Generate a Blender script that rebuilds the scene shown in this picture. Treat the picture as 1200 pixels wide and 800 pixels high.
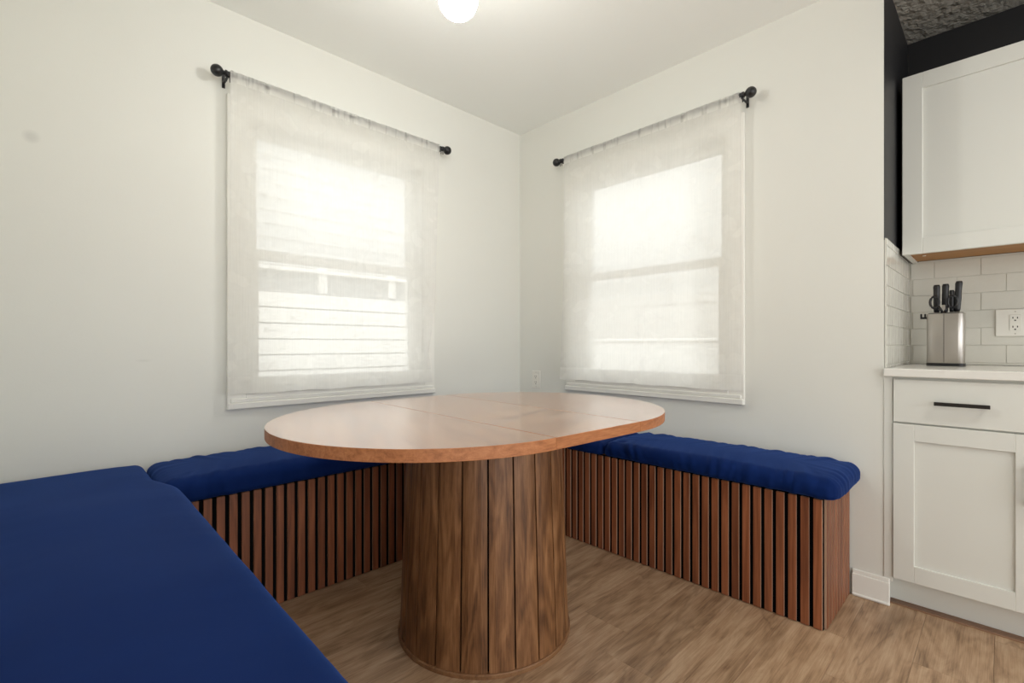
import bpy, bmesh, math, random
from mathutils import Vector, Matrix, noise as mnoise
random.seed(7)
R = math.radians
for o in list(bpy.data.objects):
    bpy.data.objects.remove(o)
sc = bpy.context.scene
COL = sc.collection

# ------------------------------------------------------------------ camera
# world: room corner at the origin, window wall at y=0, second window wall at x=0
cam = bpy.data.objects.new('camera', bpy.data.cameras.new('camera'))
COL.objects.link(cam)
cam.location = (-2.3123, -2.3193, 0.9979)
cam.rotation_euler = (R(90), 0, R(46.043 - 90))
cam.data.sensor_width = 36
cam.data.lens = 557.6 * 36 / 1200
cam.data.shift_y = 4.1 / 1200
cam.data.clip_start = .02
sc.camera = cam

# ------------------------------------------------------------------ world: overcast daylight
w = bpy.data.worlds.new('World'); sc.world = w
w.use_nodes = True
bg = w.node_tree.nodes['Background']
bg.inputs[0].default_value = (.98, .99, .985, 1)
bg.inputs[1].default_value = 2.95

sc.view_settings.view_transform = 'Standard'
sc.view_settings.look = 'None'
sc.view_settings.gamma = 1
sc.view_settings.use_curve_mapping = False
sc.view_settings.exposure = 0.0
sc.cycles.use_denoising = True
sc.cycles.max_bounces = 12
sc.cycles.diffuse_bounces = 7
sc.cycles.transparent_max_bounces = 12
sc.cycles.sample_clamp_indirect = 8
GLOBE = 82.0
KFILL = 44.0  # strength of the added fill disc


def portal(name, loc, rot, sx, sy):
    l = bpy.data.lights.new(name, 'AREA'); l.shape = 'RECTANGLE'; l.size = sx; l.size_y = sy
    l.cycles.is_portal = True
    o = bpy.data.objects.new(name, l); o.location = loc; o.rotation_euler = rot
    COL.objects.link(o)


# portals only guide the sampling of the daylight through the openings
portal('daylight_portal', (-1.247, .16, 1.4), (R(-90), 0, 0), .95, 1.25)
portal('daylight_portal', (.16, -.95, 1.4), (0, R(90), 0), 1.25, .95)

# ------------------------------------------------------------------ materials
MATS = {}


def srgb(r, g, b):
    f = lambda c: (c / 255 / 12.92) if c / 255 <= .04045 else ((c / 255 + .055) / 1.055) ** 2.4
    return (f(r), f(g), f(b), 1)


def new_mat(name):
    m = bpy.data.materials.new(name); m.use_nodes = True
    nt = m.node_tree
    b = nt.nodes['Principled BSDF']
    MATS[name] = m
    return m, nt, b


def N(nt, kind, **kw):
    n = nt.nodes.new(kind)
    for k, v in kw.items():
        if k.startswith('i_'):
            n.inputs[k[2:].replace('_', ' ')].default_value = v
        else:
            setattr(n, k, v)
    return n


def math_node(nt, op, a, b=None):
    n = nt.nodes.new('ShaderNodeMath'); n.operation = op
    for i, v in enumerate((a, b)):
        if v is None: continue
        if isinstance(v, (int, float)): n.inputs[i].default_value = v
        else: nt.links.new(v, n.inputs[i])
    return n.outputs[0]


def ramp(nt, fac, stops):
    r = nt.nodes.new('ShaderNodeValToRGB')
    e = r.color_ramp.elements
    while len(e) < len(stops): e.new(.5)
    for i, (p, c) in enumerate(stops):
        e[i].position = p; e[i].color = c
    nt.links.new(fac, r.inputs[0])
    return r.outputs[0]


def coords(nt, rand=False):
    tc = nt.nodes.new('ShaderNodeTexCoord')
    out = tc.outputs['Object']
    if rand:
        oi = nt.nodes.new('ShaderNodeObjectInfo')
        sc_ = N(nt, 'ShaderNodeVectorMath', operation='SCALE'); sc_.inputs[0].default_value = (17.3, 9.1, 23.7)
        nt.links.new(oi.outputs['Random'], sc_.inputs['Scale'])
        ad = N(nt, 'ShaderNodeVectorMath', operation='ADD')
        nt.links.new(out, ad.inputs[0]); nt.links.new(sc_.outputs[0], ad.inputs[1])
        return ad.outputs[0], oi.outputs['Random']
    return out, None


def noise_tex(nt, vec, scale, detail=3, rough=.55, dist=0):
    n = nt.nodes.new('ShaderNodeTexNoise')
    n.inputs['Scale'].default_value = scale; n.inputs['Detail'].default_value = detail
    n.inputs['Roughness'].default_value = rough; n.inputs['Distortion'].default_value = dist
    nt.links.new(vec, n.inputs['Vector'])
    return n.outputs['Fac']


def mapping(nt, vec, scale=(1, 1, 1), rot=(0, 0, 0)):
    m = nt.nodes.new('ShaderNodeMapping')
    m.inputs['Scale'].default_value = scale; m.inputs['Rotation'].default_value = rot
    nt.links.new(vec, m.inputs['Vector'])
    return m.outputs[0]


def bump(nt, b, h, strength, dist=.002):
    n = nt.nodes.new('ShaderNodeBump'); n.inputs['Strength'].default_value = strength
    n.inputs['Distance'].default_value = dist
    nt.links.new(h, n.inputs['Height']); nt.links.new(n.outputs[0], b.inputs['Normal'])


def paint(name, col, rough=.6, bump_scale=0, bump_str=.1, dist=.002, spec=.5, var=0):
    m, nt, b = new_mat(name)
    b.inputs['Base Color'].default_value = col; b.inputs['Roughness'].default_value = rough
    b.inputs['Specular IOR Level'].default_value = spec
    v, _ = coords(nt)
    if bump_scale:
        bump(nt, b, noise_tex(nt, v, bump_scale, 3), bump_str, dist)
    if var:
        f = noise_tex(nt, v, 2.2, 4)
        c = ramp(nt, f, [(.3, tuple(x * (1 - var) for x in col[:3]) + (1,)), (.7, tuple(min(1, x * (1 + var)) for x in col[:3]) + (1,))])
        nt.links.new(c, b.inputs['Base Color'])
    return m


def wood(name, dark, mid, light, grain='z', rough=.45, coat=0, scale=1.0, var=.12, rings=1.0, bump_s=.12, rot=0, spec=.5, knots=False, stretch=.09, con=1.0):
    m, nt, b = new_mat(name)
    v, rnd = coords(nt, True)
    s = {'x': (stretch, 1, 1), 'y': (1, stretch, 1), 'z': (1, 1, stretch)}[grain]
    base = mapping(nt, v, rot=(0, 0, rot)) if rot else v
    g = mapping(nt, base, scale=s)
    s2 = {'x': (.025, 1, 1), 'y': (1, .025, 1), 'z': (1, 1, .025)}[grain]
    g2 = mapping(nt, base, scale=s2)
    n1 = noise_tex(nt, g, 14 * scale, 5, .6, .7)
    n2 = noise_tex(nt, g2, 170 * scale, 3, .6)
    n3 = noise_tex(nt, g, 5 * scale, 2, .45, .35)
    sn = math_node(nt, 'SINE', math_node(nt, 'MULTIPLY', n3, 62))
    sn = math_node(nt, 'MULTIPLY_ADD', sn, .5); nt.nodes[-1].inputs[2].default_value = .5
    f = math_node(nt, 'ADD', math_node(nt, 'MULTIPLY', n1, .62), math_node(nt, 'MULTIPLY', n2, .38))
    f = math_node(nt, 'ADD', f, math_node(nt, 'MULTIPLY', math_node(nt, 'SUBTRACT', sn, .5), .16 * rings))
    c = ramp(nt, f, [(.5 - .2 / con, dark), (.5, mid), (.5 + .22 / con, light)])
    if knots:
        vk = N(nt, 'ShaderNodeTexVoronoi'); vk.inputs['Scale'].default_value = 3.1
        ks = {'x': (.4, 1.6, 1), 'y': (1.6, .55, 1), 'z': (1.3, 1.3, .5)}[grain]
        nz = N(nt, 'ShaderNodeTexNoise'); nz.inputs['Scale'].default_value = 9; nz.inputs['Detail'].default_value = 3
        gm = mapping(nt, base, scale=ks)
        nt.links.new(gm, nz.inputs['Vector'])
        mixv = N(nt, 'ShaderNodeMix', data_type='RGBA'); mixv.inputs[0].default_value = .16
        nt.links.new(gm, mixv.inputs[6]); nt.links.new(nz.outputs['Color'], mixv.inputs[7])
        nt.links.new(mixv.outputs[2], vk.inputs['Vector'])
        cr = noise_tex(nt, mapping(nt, base, scale=ks), 2.6, 3, .55, 1.2)
        crk = math_node(nt, 'ABSOLUTE', math_node(nt, 'SUBTRACT', cr, .5))
        msk = noise_tex(nt, mapping(nt, base, scale=ks), 4.3, 2, .5)
        crk = math_node(nt, 'ADD', crk, math_node(nt, 'MULTIPLY', math_node(nt, 'MAXIMUM', math_node(nt, 'SUBTRACT', .56, msk), 0.0), .5))
        ck = ramp(nt, crk, [(.0, (.72, .69, .66, 1)), (.010, (.87, .86, .85, 1)), (.024, (1, 1, 1, 1))])
        mc = N(nt, 'ShaderNodeMix', data_type='RGBA', blend_type='MULTIPLY'); mc.inputs[0].default_value = 1
        nt.links.new(c, mc.inputs[6]); nt.links.new(ck, mc.inputs[7]); c = mc.outputs[2]
        k = ramp(nt, vk.outputs['Distance'], [(.0, (.5, .47, .44, 1)), (.06, (.72, .7, .68, 1)), (.2, (1, 1, 1, 1))])
        mk = N(nt, 'ShaderNodeMix', data_type='RGBA', blend_type='MULTIPLY'); mk.inputs[0].default_value = 1
        nt.links.new(c, mk.inputs[6]); nt.links.new(k, mk.inputs[7]); c = mk.outputs[2]
    hs = nt.nodes.new('ShaderNodeHueSaturation')
    mr = nt.nodes.new('ShaderNodeMapRange'); mr.inputs[3].default_value = 1 - var; mr.inputs[4].default_value = 1 + var
    nt.links.new(rnd, mr.inputs[0]); nt.links.new(mr.outputs[0], hs.inputs['Value'])
    nt.links.new(c, hs.inputs['Color']); nt.links.new(hs.outputs[0], b.inputs['Base Color'])
    b.inputs['Roughness'].default_value = rough
    b.inputs['Specular IOR Level'].default_value = spec
    b.inputs['Coat Weight'].default_value = coat; b.inputs['Coat Roughness'].default_value = .15
    bump(nt, b, f, bump_s, .001)
    return m


# wall paint, with the patched smudge and the small scuff on the left wall
def wall_paint():
    m, nt, b = new_mat('wall_paint')
    v, _ = coords(nt)
    col = (.775, .765, .705, 1)
    b.inputs['Roughness'].default_value = .55
    nz = noise_tex(nt, v, 1.3, 4)
    c = ramp(nt, nz, [(.3, (.748, .750, .704, 1)), (.7, (.773, .775, .727, 1))])
    for (px, pz, r1, r2, dk) in ((-2.367, 1.712, .008, .026, .85), (-2.06, .937, .004, .03, .93)):
        sb = N(nt, 'ShaderNodeVectorMath', operation='SUBTRACT'); sb.inputs[1].default_value = (px, 0, pz)
        nt.links.new(v, sb.inputs[0])
        mp = mapping(nt, sb.outputs[0], scale=(1, 1, 1 if r1 > .005 else 4))
        ln = N(nt, 'ShaderNodeVectorMath', operation='LENGTH'); nt.links.new(mp, ln.inputs[0])
        mr = nt.nodes.new('ShaderNodeMapRange'); mr.inputs[1].default_value = r1; mr.inputs[2].default_value = r2
        mr.inputs[3].default_value = dk; mr.inputs[4].default_value = 1
        nt.links.new(ln.outputs['Value'], mr.inputs[0])
        mx = N(nt, 'ShaderNodeMix', data_type='RGBA', blend_type='MULTIPLY'); mx.inputs[0].default_value = 1
        nt.links.new(c, mx.inputs[6]); nt.links.new(mr.outputs[0], mx.inputs[7]); c = mx.outputs[2]
    nt.links.new(c, b.inputs['Base Color'])
    bump(nt, b, noise_tex(nt, v, 130, 2), .12, .0015)
    return m


M_WALL = wall_paint()
M_CEIL = paint('ceiling_paint', (.905, .925, .90, 1), .7, 85, .15, .003)
M_KCEIL = paint('knockdown_ceiling_shaded', (.40, .385, .345, 1), .3, 26, 1.0, .02)  # shade of the kitchen recess is put into this darker colour
M_DARKWALL = paint('black_wall_paint', (.012, .012, .014, 1), .5, 130, .12, .0015)
M_TRIM = paint('white_trim_paint', (.85, .845, .80, 1), .35)
M_CAB = paint('cabinet_paint', (.72, .728, .685, 1), .38, 220, .03)
M_QUARTZ = paint('white_quartz', (.80, .79, .75, 1), .16, var=.02)
M_TILE = paint('glazed_tile', (.70, .692, .635, 1), .09, 16, .3, .005, var=.05)
M_GROUT = paint('grout', (.66, .655, .60, 1), .85, 300, .2)
M_PLASTIC = paint('white_plastic', (.80, .785, .73, 1), .35)
M_DARKSLOT = paint('dark_slot', (.01, .01, .01, 1), .6)
M_BLACKMETAL = paint('black_metal', (.008, .008, .009, 1), .35)
M_BRONZE = paint('dark_bronze_metal', (.012, .009, .007, 1), .38)
M_FELT = paint('black_felt', (.004, .004, .0045, 1), .95, 400, .3, spec=.05)
M_BLACKPLASTIC = paint('black_plastic', (.010, .010, .012, 1), .38)
M_CABINSIDE = wood('cabinet_underside_veneer', srgb(124, 80, 34), srgb(166, 114, 54), srgb(184, 134, 72), 'y', .55, 0, 1, .02, .4)
M_CABSIDE = paint('cabinet_side_brown', (.035, .012, .008, 1), .4)
M_SLAT = wood('walnut_slat', srgb(96, 50, 28), srgb(132, 76, 46), srgb(160, 98, 64), 'z', .5, 0, 1.4, .12, .8)
M_SLATSIDE = paint('slat_side_edge', srgb(182, 146, 122), .6)
M_TABLE = wood('table_top_oak', srgb(136, 82, 52), srgb(172, 115, 78), srgb(196, 144, 106), 'y', .26, 1, 1.2, .03, .6, .03, R(18), con=1.3)
M_TABLE2 = wood('table_leaf_oak', srgb(138, 84, 54), srgb(174, 118, 80), srgb(198, 146, 108), 'x', .26, 1, 1.2, .03, .6, .03, R(-12), con=1.3)
M_EDGE = wood('table_edge_oak', srgb(134, 78, 42), srgb(176, 112, 68), srgb(198, 136, 90), 'x', .5, 0, 5, .03, .3, .15, stretch=.14)
M_PED = wood('pedestal_oak', srgb(82, 51, 27), srgb(122, 83, 51), srgb(152, 110, 74), 'z', .45, 0, 1.7, .08, .7, stretch=.16, con=1.3)
M_PEDRING = wood('pedestal_ring_oak', srgb(92, 62, 38), srgb(126, 89, 58), srgb(150, 112, 78), 'x', .5, 0, 2, .02, .5)
M_FLOOR = wood('vinyl_plank_oak', srgb(128, 99, 73), srgb(174, 143, 113), srgb(198, 170, 141), 'x', .42, 0, 1.5, .06, .35, .06, knots=True, stretch=.2, con=1.25)
M_STRIP = wood('floor_strip_oak', srgb(112, 82, 62), srgb(140, 106, 82), srgb(158, 124, 98), 'y', .5, 0, 1, .02, .5)
M_FENCE = paint('white_fence_paint', (.86, .85, .82, 1), .5)
M_FENCEGREY = paint('grey_fence_infill', (.40, .40, .39, 1), .6)
M_HOUSE = paint('beige_house_siding', (.70, .68, .64, 1), .6)
M_HOUSE2 = paint('pale_house_siding', (.68, .68, .66, 1), .6)
M_GROUND = paint('pale_gravel', (.50, .49, .45, 1), .9, 12, .3, .02, var=.12)
M_ROOF = paint('grey_shingles', (.22, .21, .20, 1), .8)


def fabric():
    m, nt, b = new_mat('navy_cotton')
    v, rnd = coords(nt)
    nz = noise_tex(nt, v, 5, 4)
    c = ramp(nt, nz, [(.25, (.0027, .0150, .090, 1)), (.75, (.0036, .0188, .108, 1))])
    nt.links.new(c, b.inputs['Base Color'])
    b.inputs['Roughness'].default_value = .75
    b.inputs['Specular IOR Level'].default_value = .08
    b.inputs['Sheen Weight'].default_value = .30
    b.inputs['Sheen Roughness'].default_value = .35
    b.inputs['Sheen Tint'].default_value = (.12, .30, .95, 1)
    bump(nt, b, noise_tex(nt, v, 700, 2), .25, .0006)
    return m


M_NAVY = fabric()


def sheer():
    """sheer voile with woven leaf motif: part open weave, part thread that reflects and passes light"""
    m = bpy.data.materials.new('white_sheer_voile'); m.use_nodes = True
    nt = m.node_tree; nt.nodes.clear()
    out = nt.nodes.new('ShaderNodeOutputMaterial')
    uv = nt.nodes.new('ShaderNodeUVMap'); uv.uv_map = 'UVMap'
    # u in metres across, v in metres up from the lower hem
    nz = N(nt, 'ShaderNodeTexNoise'); nz.inputs['Scale'].default_value = 7; nz.inputs['Detail'].default_value = 2
    nt.links.new(uv.outputs[0], nz.inputs['Vector'])
    mixv = N(nt, 'ShaderNodeMix', data_type='RGBA'); mixv.inputs[0].default_value = .17
    nt.links.new(uv.outputs[0], mixv.inputs[6]); nt.links.new(nz.outputs['Color'], mixv.inputs[7])
    vk = N(nt, 'ShaderNodeTexVoronoi', feature='SMOOTH_F1'); vk.inputs['Scale'].default_value = 11
    vk.inputs['Smoothness'].default_value = .15
    nt.links.new(mixv.outputs[2], vk.inputs['Vector'])
    leaf = nt.nodes.new('ShaderNodeMapRange'); leaf.inputs[1].default_value = .30; leaf.inputs[2].default_value = .36
    leaf.inputs[3].default_value = 1; leaf.inputs[4].default_value = 0
    nt.links.new(vk.outputs['Distance'], leaf.inputs[0])
    sp = nt.nodes.new('ShaderNodeSeparateXYZ'); nt.links.new(uv.outputs[0], sp.inputs[0])
    # vertical thread streaks
    st = mapping(nt, uv.outputs[0], scale=(1, .03, 1))
    streak = noise_tex(nt, st, 160, 3, .6)
    blot = noise_tex(nt, uv.outputs[0], 26, 4, .6, .6)
    dens = math_node(nt, 'MULTIPLY_ADD', leaf.outputs[0], .05); nt.nodes[-1].inputs[2].default_value = .74
    dens = math_node(nt, 'ADD', dens, math_node(nt, 'MULTIPLY', math_node(nt, 'SUBTRACT', streak, .5), .16))
    dens = math_node(nt, 'ADD', dens, math_node(nt, 'MULTIPLY', math_node(nt, 'SUBTRACT', blot, .5), .10))
    hem = nt.nodes.new('ShaderNodeMapRange'); hem.inputs[1].default_value = .072; hem.inputs[2].default_value = .076
    hem.inputs[3].default_value = .14; hem.inputs[4].default_value = 0
    nt.links.new(sp.outputs[1], hem.inputs[0])
    dens = math_node(nt, 'ADD', dens, hem.outputs[0])
    # doubled rod pocket at the top, gathered
    gath = noise_tex(nt, mapping(nt, uv.outputs[0], scale=(1, .12, 1)), 26, 3, .55)
    gm = nt.nodes.new('ShaderNodeMapRange'); gm.inputs[1].default_value = .36; gm.inputs[2].default_value = .50
    gm.inputs[3].default_value = -.22; gm.inputs[4].default_value = .26
    nt.links.new(gath, gm.inputs[0])
    pk = nt.nodes.new('ShaderNodeMapRange'); pk.inputs[1].default_value = 1.300; pk.inputs[2].default_value = 1.306
    nt.links.new(sp.outputs[1], pk.inputs[0])
    dens = math_node(nt, 'ADD', dens, math_node(nt, 'MULTIPLY', gm.outputs[0], pk.outputs[0]))
    cl = nt.nodes.new('ShaderNodeClamp'); cl.inputs[1].default_value = .2; cl.inputs[2].default_value = .96
    nt.links.new(dens, cl.inputs[0])
    tr = nt.nodes.new('ShaderNodeBsdfTransparent')
    df = nt.nodes.new('ShaderNodeBsdfDiffuse'); df.inputs[0].default_value = (.95, .945, .92, 1)
    tl = nt.nodes.new('ShaderNodeBsdfTranslucent'); tl.inputs[0].default_value = (.95, .945, .92, 1)
    m1 = nt.nodes.new('ShaderNodeMixShader'); m1.inputs[0].default_value = .66
    nt.links.new(df.outputs[0], m1.inputs[1]); nt.links.new(tl.outputs[0], m1.inputs[2])
    m2 = nt.nodes.new('ShaderNodeMixShader')
    nt.links.new(cl.outputs[0], m2.inputs[0]); nt.links.new(tr.outputs[0], m2.inputs[1]); nt.links.new(m1.outputs[0], m2.inputs[2])
    nt.links.new(m2.outputs[0], out.inputs[0])
    return m


M_SHEER = sheer()


def glass():
    m = bpy.data.materials.new('window_glass'); m.use_nodes = True
    nt = m.node_tree; nt.nodes.clear()
    out = nt.nodes.new('ShaderNodeOutputMaterial')
    tr = nt.nodes.new('ShaderNodeBsdfTransparent'); tr.inputs[0].default_value = (.975, .98, .975, 1)
    gl = nt.nodes.new('ShaderNodeBsdfGlossy'); gl.inputs['Roughness'].default_value = .02
    fr = nt.nodes.new('ShaderNodeFresnel'); fr.inputs[0].default_value = 1.3
    mx = nt.nodes.new('ShaderNodeMixShader')
    nt.links.new(fr.outputs[0], mx.inputs[0]); nt.links.new(tr.outputs[0], mx.inputs[1]); nt.links.new(gl.outputs[0], mx.inputs[2])
    nt.links.new(mx.outputs[0], out.inputs[0])
    return m


M_GLASS = glass()


def steel():
    m, nt, b = new_mat('brushed_steel')
    v, _ = coords(nt)
    b.inputs['Base Color'].default_value = (.50, .47, .44, 1)
    b.inputs['Metallic'].default_value = 1
    b.inputs['Roughness'].default_value = .28
    bump(nt, b, noise_tex(nt, mapping(nt, v, scale=(1, 1, .01)), 900, 2), .08, .0005)
    return m


M_STEEL = steel()


def lamp_glass():
    m, nt, b = new_mat('opal_globe_lit')
    b.inputs['Base Color'].default_value = (.9, .88, .82, 1)
    b.inputs['Emission Color'].default_value = (1.0, .985, .925, 1)
    b.inputs['Emission Strength'].default_value = GLOBE
    return m


M_GLOBE = lamp_glass()


# ------------------------------------------------------------------ mesh helpers
class MB:
    def __init__(s):
        s.bm = bmesh.new()

    def box(s, x0, x1, y0, y1, z0, z1, bev=0, seg=1, mat=0):
        x0, x1 = sorted((x0, x1)); y0, y1 = sorted((y0, y1)); z0, z1 = sorted((z0, z1))
        t = bmesh.new()
        bmesh.ops.create_cube(t, size=1)
        for v in t.verts:
            v.co = Vector(((x0 + x1) / 2 + v.co.x * (x1 - x0), (y0 + y1) / 2 + v.co.y * (y1 - y0), (z0 + z1) / 2 + v.co.z * (z1 - z0)))
        if bev:
            bmesh.ops.bevel(t, geom=t.edges[:], offset=bev, segments=seg, profile=.5, affect='EDGES')
        s._merge(t, mat)
        return s

    def _merge(s, t, mat=0, mtx=None):
        if mtx: bmesh.ops.transform(t, matrix=mtx, verts=t.verts)
        mp = {}
        for v in t.verts: mp[v] = s.bm.verts.new(v.co)
        for f in t.faces:
            try:
                nf = s.bm.faces.new([mp[v] for v in f.verts]); nf.material_index = mat if mat else f.material_index; nf.smooth = f.smooth
            except ValueError: pass
        t.free()

    def prism(s, pts, z0, z1, bev=0, seg=2, mat_side=0):
        t = bmesh.new()
        vs = [t.verts.new((x, y, z0)) for x, y in pts]
        f = t.faces.new(vs)
        ex = bmesh.ops.extrude_face_region(t, geom=[f])
        for v in ex['geom']:
            if isinstance(v, bmesh.types.BMVert): v.co.z = z1
        bmesh.ops.recalc_face_normals(t, faces=t.faces)
        if bev:
            ed = [e for e in t.edges if abs(e.verts[0].co.z - e.verts[1].co.z) < 1e-6]
            bmesh.ops.bevel(t, geom=ed, offset=bev, segments=seg, profile=.5, affect='EDGES')
        for f in t.faces:
            f.material_index = mat_side if abs(f.normal.z) < .5 else 0
        s._merge(t)
        return s

    def lathe(s, prof, n=24, mtx=None, smooth=True):
        t = bmesh.new()
        rings = []
        for r, z in prof:
            if r < 1e-6: rings.append([t.verts.new((0, 0, z))])
            else: rings.append([t.verts.new((r * math.cos(2 * math.pi * i / n), r * math.sin(2 * math.pi * i / n), z)) for i in range(n)])
        for a, b in zip(rings, rings[1:]):
            for i in range(n):
                j = (i + 1) % n
                if len(a) == 1 and len(b) == 1: continue
                if len(a) == 1: q = [a[0], b[j], b[i]]
                elif len(b) == 1: q = [a[i], a[j], b[0]]
                else: q = [a[i], a[j], b[j], b[i]]
                f = t.faces.new(q); f.smooth = smooth
        bmesh.ops.recalc_face_normals(t, faces=t.faces)
        s._merge(t, 0, mtx)
        return s

    def tube(s, pts, r, n=10, closed=False):
        pts = [Vector(p) for p in pts]
        rings = []
        L = len(pts)
        up = Vector((0, 0, 1))
        for i, p in enumerate(pts):
            a = pts[(i - 1) % L] if (closed or i > 0) else p
            b = pts[(i + 1) % L] if (closed or i < L - 1) else p
            d = (b - a).normalized()
            u = d.cross(up if abs(d.z) < .9 else Vector((1, 0, 0))).normalized(); v = u.cross(d)
            rings.append([s.bm.verts.new(p + (u * math.cos(2 * math.pi * k / n) + v * math.sin(2 * math.pi * k / n)) * r) for k in range(n)])
        rg = range(L) if closed else range(L - 1)
        for i in rg:
            a, b = rings[i], rings[(i + 1) % L]
            for k in range(n):
                f = s.bm.faces.new([a[k], a[(k + 1) % n], b[(k + 1) % n], b[k]]); f.smooth = True
        if not closed:
            s.bm.faces.new(rings[0][::-1]); s.bm.faces.new(rings[-1])
        return s

    def mesh(s, name, mats, origin=(0, 0, 0)):
        me = bpy.data.meshes.new(name)
        bmesh.ops.translate(s.bm, verts=s.bm.verts, vec=-Vector(origin))
        bmesh.ops.recalc_face_normals(s.bm, faces=s.bm.faces)
        s.bm.to_mesh(me); s.bm.free()
        for m in (mats if isinstance(mats, (list, tuple)) else [mats]): me.materials.append(m)
        return me


def link(name, me, parent=None, loc=(0, 0, 0)):
    o = bpy.data.objects.new(name, me); COL.objects.link(o)
    o.location = loc
    if parent: o.parent = parent
    return o


def wpos(o):
    p = Vector((0, 0, 0))
    while o:
        p += o.location; o = o.parent
    return p


def part(name, mb, mats, parent=None, label=None, origin=None):
    """mb is in world coordinates; the object's origin is put at the parent's origin (or at `origin`)"""
    base = wpos(parent) if parent else Vector((0, 0, 0))
    org = Vector(origin) if origin is not None else base
    o = link(name, mb.mesh(name, mats, org), parent, org - base)
    if label: o['label'] = label
    return o


def thing(name, loc, label, cat, group=None):
    o = link(name, None, None, loc)
    o.empty_display_size = .1
    tag(o, label, cat, group)
    return o


def tag(o, label=None, cat=None, group=None, kind=None):
    if label: o['label'] = label
    if cat: o['category'] = cat
    if group: o['group'] = group
    if kind: o['kind'] = kind
    return o


def struct(name, mb, mats, label):
    o = part(name, mb, mats)
    tag(o, label, name.split('_')[0], None, 'structure')
    return o


# ================================================================== SETTING
H = 2.44
YK = -1.993          # end of the right wall, start of the kitchen recess
XK = .645            # kitchen back wall
XW = -2.50           # wall behind the near bench
YR = -5.2            # far end of the kitchen behind the camera
XR = -3.9
T = .16              # exterior wall thickness

# openings: window_1 in wall y=0, window_2 in wall x=0
W1 = (-1.705, -.79); W2 = (-1.41, -.492); WZ = (.79, 2.01)

mb = MB()
mb.box(XW - .1, W1[0], 0, T, 0, H).box(W1[1], T, 0, T, 0, H)
mb.box(W1[0], W1[1], 0, T, 0, WZ[0]).box(W1[0], W1[1], 0, T, WZ[1], H)
struct('wall_left', mb, M_WALL, 'off-white painted wall with the window on the left')
mb = MB()
mb.box(0, T, YK, W2[0], 0, H).box(0, T, W2[1], 0, 0, H)
mb.box(0, T, W2[0], W2[1], 0, WZ[0]).box(0, T, W2[0], W2[1], WZ[1], H)
struct('wall_right', mb, M_WALL, 'off-white painted wall with the window on the right')
# kitchen: dark painted return and back wall
mb = MB().box(T, XK, YK, YK + .11, 0, H)
mb.box(.0, T, YK - .0015, YK, 1.405, H)
wall_ret = struct('wall_return', mb, M_DARKWALL, 'black painted return wall beside the upper cabinet')
struct('wall_kitchen_rear', MB().box(XK, XK + .12, YR, -3.3, 0, H), M_WALL, 'off-white kitchen wall behind the camera')
mb = MB().box(XK, XK + .12, -3.3, YK + .11, 0, H)
wall_k = struct('wall_kitchen', mb, M_DARKWALL, 'black painted kitchen wall above the white cabinet')
# rest of the house behind the camera
mb = MB().box(XW - .1, XW, -1.95, 0, 0, H).box(XR, XW, -1.95, -1.85, 0, H)
struct('wall_bench', mb, M_WALL, 'off-white wall behind the near blue bench, outside the frame')
mb = MB()
mb.box(XR - .1, XR, YR, -4.9, 0, H).box(XR - .1, XR, -3.5, -1.85, 0, H).box(XR - .1, XR, -4.9, -3.5, 2.25, H)
struct('wall_side', mb, M_WALL, 'off-white wall of the adjoining room, behind the camera')
mb = MB()
mb.box(XR - .1, -3.7, YR - .1, YR, 0, H).box(.3, XK + .12, YR - .1, YR, 0, H).box(-3.7, .3, YR - .1, YR, 2.25, H)
struct('wall_rear', mb, M_WALL, 'off-white wall with wide opening, behind the camera')
portal('daylight_portal', (-1.7, YR - .06, 1.125), (R(90), 0, 0), 4.0, 2.25)
portal('daylight_portal', (XR - .06, -4.2, 1.125), (0, R(-90), 0), 2.25, 1.4)

struct('ceiling', MB().box(XW - .1, T, YK, T, H, H + .1), M_CEIL, 'off-white ceiling over the breakfast nook')
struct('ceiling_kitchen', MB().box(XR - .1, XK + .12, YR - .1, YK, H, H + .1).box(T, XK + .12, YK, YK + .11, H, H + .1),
       M_KCEIL, 'rough knockdown ceiling over the kitchen, colour darkened for shade')

# floor: a dark substrate with single planks running along x
floor = struct('floor', MB().box(XR - .1, XK + .12, YR - .1, T, -.12, -.006), M_STRIP, 'greyish brown oak plank floor')
PW, PL = .178, 1.215
plank = MB().box(0, PL - .0007, 0, PW - .0007, -.0058, 0, .0004).mesh('plank', M_FLOOR)
rng = random.Random(11)
row = 0
y = 0.02
while y > YR - .05:
    y -= PW
    x = XR - rng.random() * PL
    while x < XK:
        # keep the cover to what the nook and the kitchen in front of the camera show
        if x + PL > XR and x < XK:
            link('plank', plank, floor, (x, y, 0))
        x += PL
    row += 1

# baseboard on the right wall (visible beyond the bench) and on the left wall behind the benches
mb = MB()
mb.box(-.013, 0, -2.012, -1.892, 0, .088, .002).box(-.009, 0, -2.012, -1.892, .086, .104, .003)
mb.box(-.017, 0, -2.0118, -1.892, 0, .012, .004)
struct('baseboard_right', mb, M_TRIM, 'white painted baseboard between the slatted bench and the cabinet')


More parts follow.
